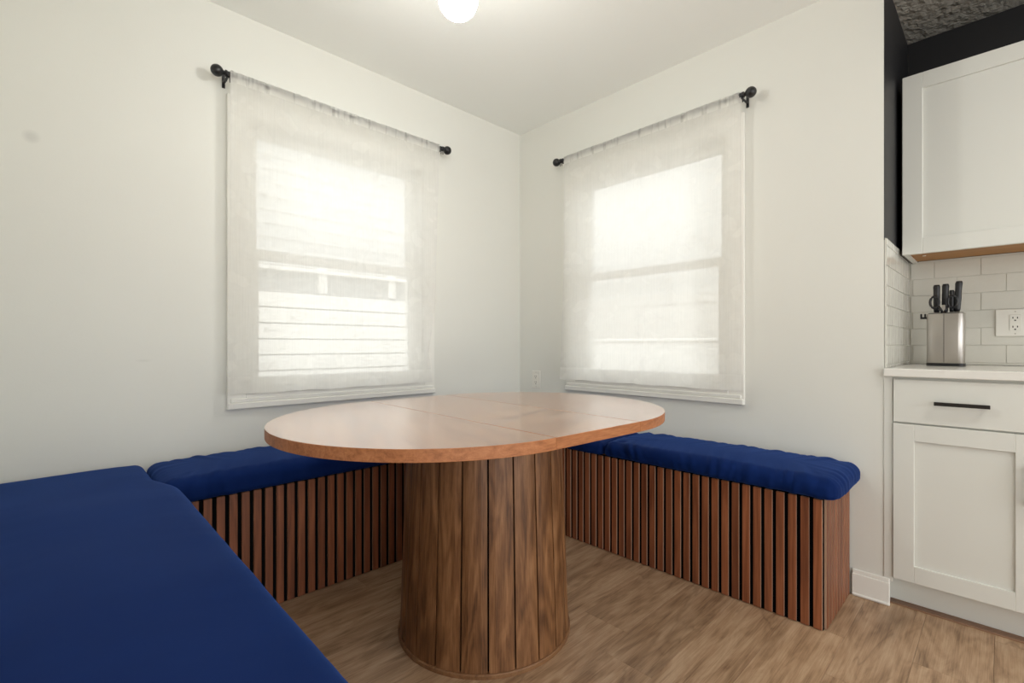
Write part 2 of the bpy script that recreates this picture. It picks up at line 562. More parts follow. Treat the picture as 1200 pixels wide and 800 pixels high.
# ------------------------------------------------------------------ windows (built along a local axis, then mapped)
def window(name, label, mp):
    """mp(u, d, z): u along the wall from 0 to 1.063 (outer casing width), d out of the wall into the room"""
    root = link(name, None, None, mp(.53, 0, .72))
    tag(root, label, 'window', None, 'structure')

    def bx(mb, u0, u1, d0, d1, z0, z1, bev=0):
        a, b = mp(u0, d0, z0), mp(u1, d1, z1)
        return mb.box(a[0], b[0], a[1], b[1], a[2], b[2], bev)
    cw = .072; Wd = 1.063; z0, z1 = .72, 2.075
    # casing boards with a stepped profile
    for u0, u1, za, zb in ((0, cw, z0, z1), (Wd - cw, Wd, z0, z1), (cw, Wd - cw, z1 - cw, z1)):
        m = MB(); bx(m, u0, u1, 0, .014, za, zb, .002)
        part('casing', m, M_TRIM, root)
    m = MB()
    bx(m, cw, Wd - cw, 0, .016, z0, z0 + cw, .002)
    bx(m, 0, Wd, .012, .026, z0, z0 + .028, .004)
    bx(m, .012, Wd - .012, .012, .021, z0 + .028, z0 + .046, .003)
    part('apron', m, M_TRIM, root)
    m = MB(); bx(m, cw - .004, Wd - cw + .004, -.03, .022, WZ[0] - .006, WZ[0] + .012, .003)
    part('sill', m, M_TRIM, root)
    # jamb liner
    j = .018
    m = MB()
    bx(m, cw, cw + j, -T, 0, WZ[0], WZ[1]); bx(m, Wd - cw - j, Wd - cw, -T, 0, WZ[0], WZ[1])
    bx(m, cw + j, Wd - cw - j, -T, 0, WZ[1] - j, WZ[1]); bx(m, cw + j, Wd - cw - j, -T, -.031, WZ[0], WZ[0] + j)
    part('jamb', m, M_TRIM, root)
    ul, ur = cw + j, Wd - cw - j
    zl, zm, zt = WZ[0] + j, 1.41, WZ[1] - j
    for zz0, zz1, d0 in ((zl, zm + .018, -.065), (zm - .018, zt, -.10)):
        st, rl = .048, .042
        m = MB()
        bx(m, ul, ul + st, d0, d0 + .032, zz0, zz1, .003); bx(m, ur - st, ur, d0, d0 + .032, zz0, zz1, .003)
        bx(m, ul + st, ur - st, d0, d0 + .032, zz0, zz0 + rl, .003); bx(m, ul + st, ur - st, d0, d0 + .032, zz1 - rl, zz1, .003)
        s = part('sash', m, M_TRIM, root)
        m = MB(); bx(m, ul + st - .004, ur - st + .004, d0 + .013, d0 + .019, zz0 + rl - .004, zz1 - rl + .004)
        part('pane', m, M_GLASS, s)
    return root


window('window_1', 'double-hung window in white casing, behind the left sheer curtain', lambda u, d, z: (-1.778 + u, -d, z))
window('window_2', 'double-hung window in white casing, behind the right sheer curtain', lambda u, d, z: (-d, -.418 - u, z))

# ================================================================== BENCHES
BH = .458
slat_v = {}


def slat_mesh(axis):
    """one slat: face width .027, thickness .011, full height. axis = normal direction of the face"""
    if axis in slat_v: return slat_v[axis]
    m = MB()
    wv, th, z0, z1 = .0262, .0095, .003, BH - .001
    if axis == 'x': m.box(-th, 0, -wv / 2, wv / 2, z0, z1, .0008)
    elif axis == '+x': m.box(0, th, -wv / 2, wv / 2, z0, z1, .0008)
    else: m.box(-wv / 2, wv / 2, -th, 0, z0, z1, .0008)
    for f in m.bm.faces:
        f.normal_update()
        n = f.normal
        if 'x' in axis: f.material_index = 1 if abs(n.y) > .9 or abs(n.z) > .9 else 0
        else: f.material_index = 1 if abs(n.x) > .9 or abs(n.z) > .9 else 0
    slat_v[axis] = m.mesh('slat', [M_SLAT, M_SLATSIDE])
    return slat_v[axis]


def bench(label, box, slats):
    x0, x1, y0, y1 = box
    root = thing('storage_bench', ((x0 + x1) / 2, (y0 + y1) / 2, 0), label, 'bench', 'slatted banquette benches')
    part('carcass', MB().box(x0, x1, y0, y1, 0, BH - .004), M_FELT, root, 'black backing board behind the slats')
    part('seat_board', MB().box(x0 + .03, x1 - .03, y0 + .03, y1, BH - .0042, BH), M_SLAT, root)
    for axis, pts in slats:
        for px, py in pts:
            link('slat', slat_mesh(axis), root, Vector((px, py, 0)) - root.location)
    return root


# right bench: front face at x=-.376, end face at y=-1.877
fr = [(-.376, -1.8625 + .04 * k) for k in range(37)]
en = [(-.3635 + .04 * k + .012, -1.877) for k in range(9)]
bench('slatted walnut bench along the right wall, under the right window', (-.376, -.002, -1.877, -.002), [('x', fr), ('y', en)])
# left bench between the two others, front face at y=-.370
fr = [(-1.962 + .04 * k - .04, -.370) for k in range(41)]
bench('slatted walnut bench along the left wall, under the left window', (-2.03, -.389, -.370, -.002), [('y', fr)])
# near bench
fr = [(-2.043, -1.8625 + .04 * k) for k in range(36)]
en = [(-2.47 + .04 * k, -1.877) for k in range(11)]
bench('near slatted bench at the left, mostly hidden under its long blue cushion', (-2.494, -2.043, -1.877, -.002), [('+x', fr), ('y', en)])


# ------------------------------------------------------------------ cushions
def cushion(label, x0, x1, y0, y1, z0, z1, r=.034, crown=.012, wr=.004, wrf=26, seed=0, edge=None, res=.0125, sides='xXyY', sag=None):
    cx, cy, cz = (x0 + x1) / 2, (y0 + y1) / 2, (z0 + z1) / 2
    hx, hy, hz = (x1 - x0) / 2, (y1 - y0) / 2, (z1 - z0) / 2
    bm = bmesh.new()
    nx, ny, nz = max(4, int(2 * hx / res)), max(4, int(2 * hy / res)), 8

    def grid(fn, na, nb):
        g = [[bm.verts.new(fn(i / na * 2 - 1, j / nb * 2 - 1)) for j in range(nb + 1)] for i in range(na + 1)]
        for i in range(na):
            for j in range(nb):
                bm.faces.new((g[i][j], g[i + 1][j], g[i + 1][j + 1], g[i][j + 1]))
    for sgn in (-1, 1):
        grid(lambda a, b: (a * hx, b * hy, sgn * hz), nx, ny)
        grid(lambda a, b: (a * hx, sgn * hy, b * hz), nx, nz)
        grid(lambda a, b: (sgn * hx, a * hy, b * hz), ny, nz)
    bmesh.ops.remove_doubles(bm, verts=bm.verts, dist=1e-5)
    bmesh.ops.recalc_face_normals(bm, faces=bm.faces)
    for v in bm.verts:
        p = v.co.copy()
        rz = r if p.z > 0 else r * .45
        rc = r * 1.25
        q = Vector((max(-hx + rc, min(hx - rc, p.x)), max(-hy + rc, min(hy - rc, p.y)), max(-hz + rz, min(hz - rz, p.z))))
        d = p - q
        if d.length > 1e-9:
            e = Vector((d.x / rc, d.y / rc, d.z / rz))
            e.normalize()
            p = q + Vector((e.x * rc, e.y * rc, e.z * rz))
        u, t = p.x / hx, p.y / hy
        top = max(0, min(1, (p.z + hz) / (2 * hz)))
        p.z += crown * max(0, 1 - u * u) ** .5 * max(0, 1 - t * t) ** .5 * top
        # gathered folds on the sides, running over the top edge
        dx, dy = hx - abs(p.x), hy - abs(p.y)
        side = math.exp(-min(dx, dy) / .085)
        along = p.y if dx < dy else p.x
        lean = along + (1 - top) * .05 * mnoise.noise(Vector((along * 2.0, seed, 4.0))) - min(dx, dy) * .35
        n1 = mnoise.noise(Vector((lean * wrf, seed * 3.1, top * .6)))
        n2 = mnoise.noise(Vector((lean * wrf * .42 + 9.0, seed * 1.3, top * .5)))
        fold = (abs(n1) * 2 - .45) * .8 + n2 * .9
        amp = wr * (1.0 if (dx < dy) == (hx < hy) else .45) * side * (.25 + .75 * min(1, max(0, mnoise.noise(Vector((along * 3.0, 1.3, seed))) * 1.3 + .5)))
        if dx < dy: p.x += math.copysign(1, p.x) * fold * amp * (1.25 - top)
        else: p.y += math.copysign(1, p.y) * fold * amp * (1.15 - top)
        if top > .5: p.z += fold * amp * .8
        p.z += mnoise.noise(Vector((p.x * 4 + seed, p.y * 4, 7.7))) * .004 * top
        v.co = p + Vector((cx, cy, cz))
        if edge: v.co = edge(v.co)
        if v.co.z < z0: v.co.z = z0
    for f in bm.faces: f.smooth = True
    o = MB(); o.bm.free(); o.bm = bm
    ob = part('seat_cushion', o, M_NAVY, None, None, (cx, cy, z0))
    tag(ob, label, 'cushion', 'navy bench cushions')
    return ob


Z0 = BH + .001
cushion('long navy cushion on the right bench, at its open end by the cabinet', -.405, -.006, -1.928, -.962, Z0, .533, .036, .012, .0145, 27, 1.0, res=.008)
cushion('navy cushion on the right bench in the corner, partly behind the table', -.402, -.006, -.958, -.006, Z0, .524, .03, .004, .009, 26, 2.0)
cushion('navy cushion on the left bench, under the left window and behind the table edge', -2.058, -.408, -.402, -.006, Z0, .544, .034, .012, .013, 27, 3.0, res=.008)


def c_edge(co):
    # pressed in where it meets the left cushion, free beyond it
    if co.x > -2.2:
        t = max(0, min(1, (-.28 - co.y) / .20)); t = t * t * (3 - 2 * t)
        k = max(0, (co.x + 2.2) / .2)
        co.x -= (1 - t) * .052 * k
    return co


cushion('large navy cushion filling the left foreground, nearest the camera', -2.488, -2.011, -1.905, -.006, Z0, .545, .036, .012, .002, 12, 5.0, c_edge, .014)

# ================================================================== TABLE
TX, TY, TZ, TR, TL, TROT, TTH = -1.1873, -1.0113, .7634, .5251, .3769, -.0357, .0315
table = thing('dining_table', (TX, TY, 0), 'oval wooden dining table with slatted drum pedestal, in the middle', 'table')


def rot2(x, y): return (TX + x * math.cos(TROT) - y * math.sin(TROT), TY + x * math.sin(TROT) + y * math.cos(TROT))


g = .0007
for s, nm in ((-1, 'end_leaf'), (1, 'end_leaf')):
    pts = []
    n = 64
    for i in range(n + 1):
        t = -math.pi / 2 + math.pi * i / n
        pts.append((s * (TL / 2 + g + TR * math.cos(t)), s * TR * math.sin(t)))
    m = MB().prism([rot2(*q) for q in pts], TZ - TTH, TZ, .0014, 2, 1)
    part(nm, m, [M_TABLE, M_EDGE], table, 'half-round end of the table top')
m = MB().prism([rot2(*q) for q in ((-TL / 2 + g, -TR), (TL / 2 - g, -TR), (TL / 2 - g, TR), (-TL / 2 + g, TR))], TZ - TTH, TZ, .0014, 2, 1)
part('centre_leaf', m, [M_TABLE2, M_EDGE], table)
part('rail', MB().box(TX - .42, TX + .42, TY - .20, TY + .20, TZ - TTH - .022, TZ - TTH - .0005, .002), M_PED, table)
# drum pedestal
PR0, PR1, PZ0, PZ1 = .300, .276, .014, TZ - TTH - .0225
part('drum_core', MB().lathe([(0, .004), (PR0 - .010, .004), (PR1 - .010, PZ1), (0, PZ1)], 48, Matrix.Translation((TX, TY, 0)), False), M_FELT, table)
NS = 22
for k in range(NS):
    a0 = R(-128.7) + 2 * math.pi * k / NS; a1 = R(-128.7) + 2 * math.pi * (k + 1) / NS
    gapw = .0027
    bm = bmesh.new()
    seg = 4
    out_, in_ = [], []
    for z, rr in ((PZ0, PR0), (PZ1, PR1)):
        ga = gapw / rr
        ro, ri = [], []
        for i in range(seg + 1):
            t = a0 + ga + (a1 - a0 - 2 * ga) * i / seg
            dr = -.0022 if i in (0, seg) else 0
            ro.append(bm.verts.new((TX + (rr + dr) * math.cos(t), TY + (rr + dr) * math.sin(t), z)))
            ri.append(bm.verts.new((TX + (rr - .012) * math.cos(t), TY + (rr - .012) * math.sin(t), z)))
        out_.append(ro); in_.append(ri)
    for i in range(seg):
        for q in ((out_[0][i], out_[0][i + 1], out_[1][i + 1], out_[1][i]), (in_[0][i + 1], in_[0][i], in_[1][i], in_[1][i + 1]),
                  (out_[1][i], out_[1][i + 1], in_[1][i + 1], in_[1][i]), (out_[0][i + 1], out_[0][i], in_[0][i], in_[0][i + 1])):
            bm.faces.new(q)
    for i in (0, seg): bm.faces.new((out_[0][i], out_[1][i], in_[1][i], in_[0][i]))
    o = MB(); o.bm.free(); o.bm = bm
    tm = (a0 + a1) / 2
    part('pedestal_slat', o, M_PED, table)
part('base_ring', MB().lathe([(PR0 - .02, .0), (PR0 + .006, .0), (PR0 + .006, .011), (PR0 + .003, .014), (PR0 - .02, .014), (PR0 - .02, 0)], 72, Matrix.Translation((TX, TY, 0)), False), M_PEDRING, table)

# ================================================================== CURTAINS AND RODS
ROD_D, ROD_Z = .075, 2.124


def rod(label, mp, u0, u1):
    """mp(u, d, z) world position; u0/u1: centres of the ball finials"""
    root = thing('curtain_rod', mp((u0 + u1) / 2, ROD_D, ROD_Z), label, 'curtain rod', 'black curtain rods')
    part('rod', MB().tube([mp(u0 + .02, ROD_D, ROD_Z), mp(u1 - .02, ROD_D, ROD_Z)], .0075, 12), M_BLACKMETAL, root)
    for u, s in ((u0, 1), (u1, -1)):
        c = Vector(mp(u, ROD_D, ROD_Z)); ax = (Vector(mp(u + s, ROD_D, ROD_Z)) - c).normalized()
        q = Vector((0, 0, 1)).rotation_difference(ax).to_matrix().to_4x4()
        rr = .0235
        prof = [(0, -rr)] + [(rr * math.sin(t * math.pi / 14), -rr * math.cos(t * math.pi / 14)) for t in range(1, 13)] + [(.0085, .024), (.0085, .028), (.0135, .029), (.0135, .036), (.011, .037), (.011, .052), (.0078, .053), (0, .053)]
        part('finial', MB().lathe(prof, 24, Matrix.Translation(c) @ q), M_BLACKMETAL, root)
        ub = u + s * .040
        m = MB()
        a, b = mp(ub - .006, 0, ROD_Z - .03), mp(ub + .006, .004, ROD_Z + .03)
        m.box(a[0], b[0], a[1], b[1], a[2], b[2], .001)
        a, b = mp(ub - .005, .003, ROD_Z - .012), mp(ub + .005, ROD_D + .004, ROD_Z - .0078)
        m.box(a[0], b[0], a[1], b[1], a[2], b[2], .0008)
        a, b = mp(ub - .005, ROD_D + .0095, ROD_Z - .012), mp(ub + .005, ROD_D + .0135, ROD_Z + .006)
        m.box(a[0], b[0], a[1], b[1], a[2], b[2], .0008)
        for du in (-.0045, .0045):
            m.tube([mp(ub + du, ROD_D + .004, ROD_Z - .008), mp(ub + du * 1.5, ROD_D + .004, ROD_Z - .034)], .0024, 8)
        part('bracket', m, M_BLACKMETAL, root)
    return root


rod('black curtain rod with ball ends above the left window', lambda u, d, z: (u, -d, z), -1.829, -.669)
rod('black curtain rod with ball ends above the right window', lambda u, d, z: (-d, u, z), -1.532, -.395)


def curtain(label, mp, u0, u1, flare0, flare1, seed):
    """sheer panel from the rod pocket down to the hem; u0/u1 at the top, flare added at the bottom"""
    zt, zb = ROD_Z + .0135, .79
    nu, nv = 150, 90
    bm = bmesh.new()
    uvl = bm.loops.layers.uv.new('UVMap')
    g, uvs = [], {}
    for i in range(nu + 1):
        col = []
        for j in range(nv + 1):
            s, t = i / nu, j / nv            # t: 0 top .. 1 bottom
            z = zt + (zb - zt) * t
            e0 = flare0(t); e1 = flare1(t)
            u = (u0 + e0) * (1 - s) + (u1 + e1) * s
            soft = .35 + .65 * t
            d = ROD_D + .0095
            d += (.0045 * math.sin(s * 31 + seed + 1.5 * math.sin(s * 9 + t)) + .004 * mnoise.noise(Vector((s * 13, t * 2.5, seed)))) * soft * .8
            if t < .03:
                d = ROD_D + .0105 + .0018 * math.sin(s * 170 + seed) + .0012 * mnoise.noise(Vector((s * 60, t * 20, seed)))
                z += .0028 * mnoise.noise(Vector((s * 70, seed, 0)))
            if t > .93: d += .002 * mnoise.noise(Vector((s * 30, t * 30, seed)))
            z += (.0015 * math.sin(s * 23 + seed) - .004 * mnoise.noise(Vector((s * 3, seed, 2)))) * t
            v = bm.verts.new(mp(u, d, z)); col.append(v)
            uvs[v] = (u - u0 + seed, (1 - t) * (zt - zb))
        g.append(col)
    for i in range(nu):
        for j in range(nv):
            f = bm.faces.new((g[i][j], g[i + 1][j], g[i + 1][j + 1], g[i][j + 1])); f.smooth = True
            for l in f.loops: l[uvl].uv = uvs[l.vert]
    # back of the rod pocket
    prev = None
    for i in range(nu + 1):
        v0 = g[i][0]
        s = i / nu
        u = u0 * (1 - s) + u1 * s
        a = bm.verts.new(mp(u, ROD_D - .0095, zt - .001)); b = bm.verts.new(mp(u, ROD_D - .0085, zt - .026)); c = bm.verts.new(mp(u, ROD_D + .006, zt - .034))
        for k in (a, b, c): uvs[k] = (u - u0 + seed, 1.0)
        cur = (v0, a, b, c)
        if prev:
            for k in range(3):
                f = bm.faces.new((prev[k], cur[k], cur[k + 1], prev[k + 1])); f.smooth = True
                for l in f.loops: l[uvl].uv = uvs[l.vert]
        prev = cur
    o = MB(); o.bm.free(); o.bm = bm
    ob = part('sheer_curtain', o, M_SHEER, None, None, mp((u0 + u1) / 2, ROD_D, zb))
    tag(ob, label, 'curtain', 'white sheer curtains')
    return ob


curtain('white sheer curtain hanging over the left window', lambda u, d, z: (u, -d, z), -1.783, -.730,
        lambda t: -.008 * t, lambda t: -.018 * min(1, t * 2) - .045 * max(0, 1 - abs(t - .87) / .28) ** 1.5 - .012 * t, 1.0)
curtain('white sheer curtain hanging over the right window', lambda u, d, z: (-d, u, z), -.462, -1.493,
        lambda t: .012 * t + .024 * max(0, (t - .55) / .45), lambda t: -.003 * t, 4.0)

# ================================================================== CEILING LIGHT
LX, LY, LZ, LR = -1.377, -1.10, 2.109, .0635
lamp = thing('ceiling_light', (LX, LY, H), 'lit white globe light hanging from the ceiling above the table', 'ceiling light')
prof = [(0, -LR)] + [(LR * math.sin(t * math.pi / 20), -LR * math.cos(t * math.pi / 20)) for t in range(1, 18)] + [(.03, LR * .93), (0, LR * .93)]
part('globe', MB().lathe(prof, 40, Matrix.Translation((LX, LY, LZ))), M_GLOBE, lamp)
part('collar', MB().lathe([(0, LZ + .070), (.034, LZ + .070), (.034, LZ + .100), (.012, LZ + .105), (.012, H - .018), (0, H - .018)], 28, Matrix.Translation((LX, LY, 0))), M_BLACKMETAL, lamp)
part('canopy', MB().lathe([(0, H), (.06, H), (.06, H - .016), (.05, H - .02), (0, H - .02)], 36, Matrix.Translation((LX, LY, 0))), M_BLACKMETAL, lamp)

# unseen disc light added as fill, behind and right of the camera
def disc_emission():
    m, nt, b = new_mat('fill_disc_lit')
    b.inputs['Base Color'].default_value = (.9, .88, .82, 1)
    b.inputs['Emission Color'].default_value = (1.0, .975, .90, 1)
    b.inputs['Emission Strength'].default_value = KFILL
    return m


M_DISC = disc_emission()
KLX, KLY = -.85, -3.1
kl = thing('added_fill_light', (KLX, KLY, H), 'added round fill light on the kitchen ceiling, outside the frame', 'ceiling light')
part('housing', MB().lathe([(0, H), (.19, H), (.19, H - .03), (.172, H - .034), (.172, H - .02), (0, H - .02)], 40, Matrix.Translation((KLX, KLY, 0))), M_TRIM, kl)
part('diffuser', MB().lathe([(0, H - .04), (.10, H - .039), (.165, H - .033), (.171, H - .026), (.171, H - .021), (0, H - .021)], 40, Matrix.Translation((KLX, KLY, 0))), M_DISC, kl)

# ================================================================== KITCHEN
CT = .909                       # top of the worktop
CY0, CY1 = -1.994, -3.30        # worktop run


def shaker(mb, x, y0, y1, z0, z1, st=.064, th=.02, rec=.009, pan=True):
    """shaker front facing -x, outer face at x; y0>y1"""
    if not pan:
        mb.box(x, x + th, y1, y0, z0, z1, .0012); return mb
    mb.box(x, x + th, y0 - st, y0, z0, z1, .0012).box(x, x + th, y1, y1 + st, z0, z1, .0012)
    mb.box(x, x + th, y1 + st, y0 - st, z0, z0 + st, .0012).box(x, x + th, y1 + st, y0 - st, z1 - st, z1, .0012)
    mb.box(x + rec, x + th, y1 + st - .003, y0 - st + .003, z0 + st - .003, z1 - st + .003)
    return mb


def pull(name, p0, p1, parent, x):
    """square bar pull from p0 to p1 (y, z) in front of face x"""
    m = MB()
    (ya, za), (yb, zb) = p0, p1
    s = .0064
    m.box(x - .030, x - .021, min(ya, yb) - s * (ya == yb), max(ya, yb) + s * (ya == yb), min(za, zb) - s * (za == zb), max(za, zb) + s * (za == zb), .001)
    for (yy, zz) in ((ya, za), (yb, zb)):
        dy = (.012 if ya < yb else -.012) if ya != yb else 0
        if (yy, zz) == p1: dy = -dy
        dz = (.012 if za < zb else -.012) if za != zb else 0
        if (yy, zz) == p1: dz = -dz
        m.box(x - .024, x, yy + dy - .0045, yy + dy + .0045, zz + dz - .0045, zz + dz + .0045, .0008)
    return part(name, m, M_BRONZE, parent, 'dark bronze bar pull')


FX = -.012                      # front face of doors and drawers
cab = thing('base_cabinet', (.3, -2.21, 0), 'white base cabinet with a drawer over a shaker door', 'cabinet')
y0, y1 = -2.022, -2.404
part('body', MB().box(.008, XK - .02, -2.409, -2.018, .105, CT - .031), M_CAB, cab)
part('filler_strip', MB().box(-.004, .02, -2.020, -1.9934, .095, CT - .031, .001), M_CAB, cab)
part('toe_kick', MB().box(.066, .08, -2.409, -2.0, .0, .105), M_CAB, cab)
dr = part('drawer', shaker(MB(), FX, y0 - .001, y1, .708, .868, pan=False), M_CAB, cab)
pull('handle', (-2.141, .787), (-2.284, .787), dr, FX)
dd = part('door', shaker(MB(), FX, y0, y1, .113, .702, .062), M_CAB, cab)
pull('handle', (y1 + .028, .60), (y1 + .028, .47), dd, FX)
cab2 = thing('base_cabinet', (.3, -2.85, 0), 'white base cabinet right of the drawer unit, outside the frame', 'cabinet')
part('body', MB().box(.008, XK - .02, -3.28, -2.411, .105, CT - .031), M_CAB, cab2)
part('toe_kick', MB().box(.066, .08, -3.25, -2.411, .0, .105), M_CAB, cab2)
for ya, yb in ((-2.413, -2.843), (-2.847, -3.277)):
    part('door', shaker(MB(), FX, ya, yb, .113, .868, .062), M_CAB, cab2)
strip = part('floor_trim', MB().box(.022, .0655, -3.25, -2.005, .0002, .005, .001), M_STRIP)
tag(strip, 'thin dark wooden strip on the floor along the cabinet toe kick', 'trim strip')
wt = part('worktop', MB().box(-.026, XK - .004, CY1, CY0 - .001, CT - .0305, CT, .003, 2), M_QUARTZ)
tag(wt, 'white quartz worktop on the base cabinet', 'worktop')

# upper cabinet
UX = .300; uy0, uy1 = -2.013, -2.475; uz0, uz1 = 1.381, 2.137
up = thing('upper_cabinet', (.47, -2.24, uz0), 'white shaker wall cabinet above the tiled backsplash', 'cabinet')
part('body', MB().box(UX + .021, XK - .0075, uy1 + .001, uy0 - .001, uz0 + .022, uz1 - .002), M_CAB, up)
part('side_panel', MB().box(UX + .021, XK - .0075, uy0 - .001, uy0 + .0045, uz0 + .004, uz1 - .004), M_CABSIDE, up, 'dark brown unpainted cabinet side')
part('bottom_panel', MB().box(UX + .021, XK - .0075, uy1 + .018, uy0 - .016, uz0 + .012, uz0 + .0218), M_CABINSIDE, up, 'bare brown underside of the cabinet')
part('bottom_rail', MB().box(UX + .021, XK - .0075, uy0 - .016, uy0 - .001, uz0 + .003, uz0 + .022).box(UX + .021, XK - .0075, uy1 + .001, uy1 + .018, uz0 + .003, uz0 + .022), M_CAB, up)
part('door', shaker(MB(), UX, uy0, uy1, uz0, uz1, .066), M_CAB, up)
part('screw', MB().lathe([(0, 0), (.006, 0), (.006, .002), (0, .002)], 12, Matrix.Translation((.46, -2.07, uz0 + .0098))), M_PLASTIC, up)
up2 = thing('upper_cabinet', (.47, -2.9, uz0), 'white shaker wall cabinet farther along, outside the frame', 'cabinet')
part('body', MB().box(UX + .021, XK - .0075, -3.28, uy1 - .002, uz0 + .003, uz1 - .002), M_CAB, up2)
for ya, yb in ((uy1 - .004, -2.875), (-2.879, -3.279)):
    part('door', shaker(MB(), UX, ya, yb, uz0, uz1, .066), M_CAB, up2)

# backsplash tiles: 3x6 running bond on grout beds
TWY, THZ, GR = .1545, .0775, .0018
part('grout_bed', MB().box(XK - .0035, XK - .0002, -3.2, YK - .0016, CT + .0005, 1.392), M_GROUT, wall_k)
part('grout_bed', MB().box(.004, XK - .0036, YK - .005, YK - .0016, CT + .0005, 1.412), M_GROUT, wall_ret)
tiles = {}


def tile(parent, axis, a0, a1, z0, z1):
    if a1 - a0 < .012 or z1 - z0 < .008: return
    key = (axis, round(a1 - a0, 4), round(z1 - z0, 4))
    if key not in tiles:
        w_, h_ = a1 - a0 - GR, z1 - z0 - GR
        m = MB()
        if axis == 'y': m.box(-.0030, 0, 0, w_, 0, h_, .0009)
        else: m.box(0, w_, -.0030, 0, 0, h_, .0009)
        tiles[key] = m.mesh('tile', M_TILE)
    if axis == 'y': link('tile', tiles[key], parent, (XK - .0036, a0 + GR / 2, z0 + GR / 2))
    else: link('tile', tiles[key], parent, (a0 + GR / 2, YK - .0051, z0 + GR / 2))


ZR0 = 1.307
for r in range(-6, 2):
    z0, z1 = ZR0 + r * THZ, ZR0 + (r + 1) * THZ
    lo, hi = max(z0, CT + .001), min(z1, 1.392)
    off = 0 if r % 2 == 0 else TWY / 2
    k = 0
    a = -2.244 + off + TWY * 3
    while a > -3.1:
        tile(wall_k, 'y', max(a - TWY, -3.15), min(a, YK - .011), lo, hi)
        a -= TWY
    hi2 = min(z1, 1.412)
    a = .645 - .0082 - TWY * (1 if r % 2 else .5)
    b = .645 - .0082
    while b > .006:
        a2 = max(a, .006)
        tile(wall_ret, 'x', a2, b, lo, hi2)
        b = a; a -= TWY

# ------------------------------------------------------------------ outlets
def outlet(label, mp, wide):
    """mp(u, d, z): u along wall (centre 0), d out from the wall"""
    root = thing('wall_outlet', mp(0, 0, 0), label, 'outlet', 'white wall outlets')

    def bx(m, u0, u1, d0, d1, z0, z1, bev=0):
        a, b = mp(u0, d0, z0), mp(u1, d1, z1)
        m.box(a[0], b[0], a[1], b[1], a[2], b[2], bev)
    m = MB(); bx(m, -wide / 2, wide / 2, 0, .006, -.058, .058, .002)
    part('cover_plate', m, M_PLASTIC, root)
    m = MB(); bx(m, -.017, .017, .0055, .0085, -.034, .034, .0008)
    rc = part('receptacle', m, M_PLASTIC, root)
    for zc in (.018, -.020):
        m = MB()
        bx(m, -.0082, -.0052, .008, .0089, zc - .001, zc + .0065); bx(m, .0052, .0082, .008, .0089, zc - .001, zc + .0065)
        bx(m, -.0026, .0026, .008, .0089, zc - .011, zc - .006)
        part('slot', m, M_DARKSLOT, rc)
    m = MB()
    for zc in (.047, -.047): bx(m, -.0022, .0022, .0058, .0066, zc - .0022, zc + .0022)
    part('screw', m, M_STEEL, root)


outlet('white outlet on the right wall near the room corner, just above the table', lambda u, d, z: (-d, -.157 + u, .770 + z), .072)
outlet('white outlet on the kitchen backsplash, right of the knife block', lambda u, d, z: (XK - .0082 - d, -2.348 + u, 1.093 + z), .118)

# ------------------------------------------------------------------ knife block
KX, KY = .425, -2.143
kb = thing('knife_block', (KX, KY, CT), 'brushed steel knife block standing on the worktop', 'knife block')
sect = []
hw, hd, rr = .060, .040, .022
for cxs, cys, a0 in ((hd - rr, hw - rr, 0), (-hd + rr, hw - rr, 90), (-hd + rr, -hw + rr, 180), (hd - rr, -hw + rr, 270)):
    for i in range(7):
        t = R(a0 + 15 * i)
        sect.append((KX + cxs + rr * math.cos(t), KY + cys + rr * math.sin(t)))
zb, zt = CT + .012, CT + .222
m = MB().prism(sect, zb, zt, .0015, 2)
for f in m.bm.faces: f.smooth = abs(f.normal.z) < .3
part('body', m, M_STEEL, kb)
part('seam', MB().box(KX - hd - .0008, KX - hd + .002, KY + .003, KY + .0046, zb + .003, zt - .002), M_DARKSLOT, kb)
m = MB().prism([(KX + (x - KX) * 1.03, KY + (y - KY) * 1.03) for x, y in sect], CT + .0003, zb, .001, 1)
part('base', m, M_BLACKPLASTIC, kb)
m = MB().prism([(KX + (x - KX) * .93, KY + (y - KY) * .93) for x, y in sect], zt, zt + .003, .001, 1)
part('top_insert', m, M_BLACKPLASTIC, kb)
m = MB().box(KX - .012, KX - .004, KY + hw - .004, KY + hw + .022, zt - .020, zt - .012, .001)
m.box(KX - .012, KX - .004, KY + hw + .016, KY + hw + .022, zt - .020, zt + .002, .001).box(KX - .012, KX - .004, KY + hw + .003, KY + hw + .009, zt - .020, zt + .002, .001)
part('hook', m, M_BLACKPLASTIC, kb)


def knife(label, dx, dy, top, wdt, tilt):
    z0 = zt + .0035
    root = thing('kitchen_knife', (KX + dx, KY + dy, z0), label, 'knife', 'knives in the steel block')
    m = MB()
    bm = bmesh.new()
    h = top - z0
    prof = [(.0, .80), (.10, .92), (.35, 1), (.75, .96), (.93, 1.04), (1.0, .80)]
    rings = []
    for t, s in prof:
        ring = []
        for i in range(12):
            aa = 2 * math.pi * i / 12
            ring.append(bm.verts.new((KX + dx + .009 * s * math.cos(aa), KY + dy + tilt * t * h + wdt * s * math.sin(aa), z0 + .004 + t * (h - .004))))
        rings.append(ring)
    for a, b in zip(rings, rings[1:]):
        for i in range(12):
            f = bm.faces.new((a[i], a[(i + 1) % 12], b[(i + 1) % 12], b[i])); f.smooth = True
    bm.faces.new(rings[0][::-1]); bm.faces.new(rings[-1])
    m.bm.free(); m.bm = bm
    part('handle', m, M_BLACKPLASTIC, root)
    part('bolster', MB().box(KX + dx - .0012, KX + dx + .0012, KY + dy - wdt * .7, KY + dy + wdt * .7, z0 - .0005, z0 + .006), M_STEEL, root)


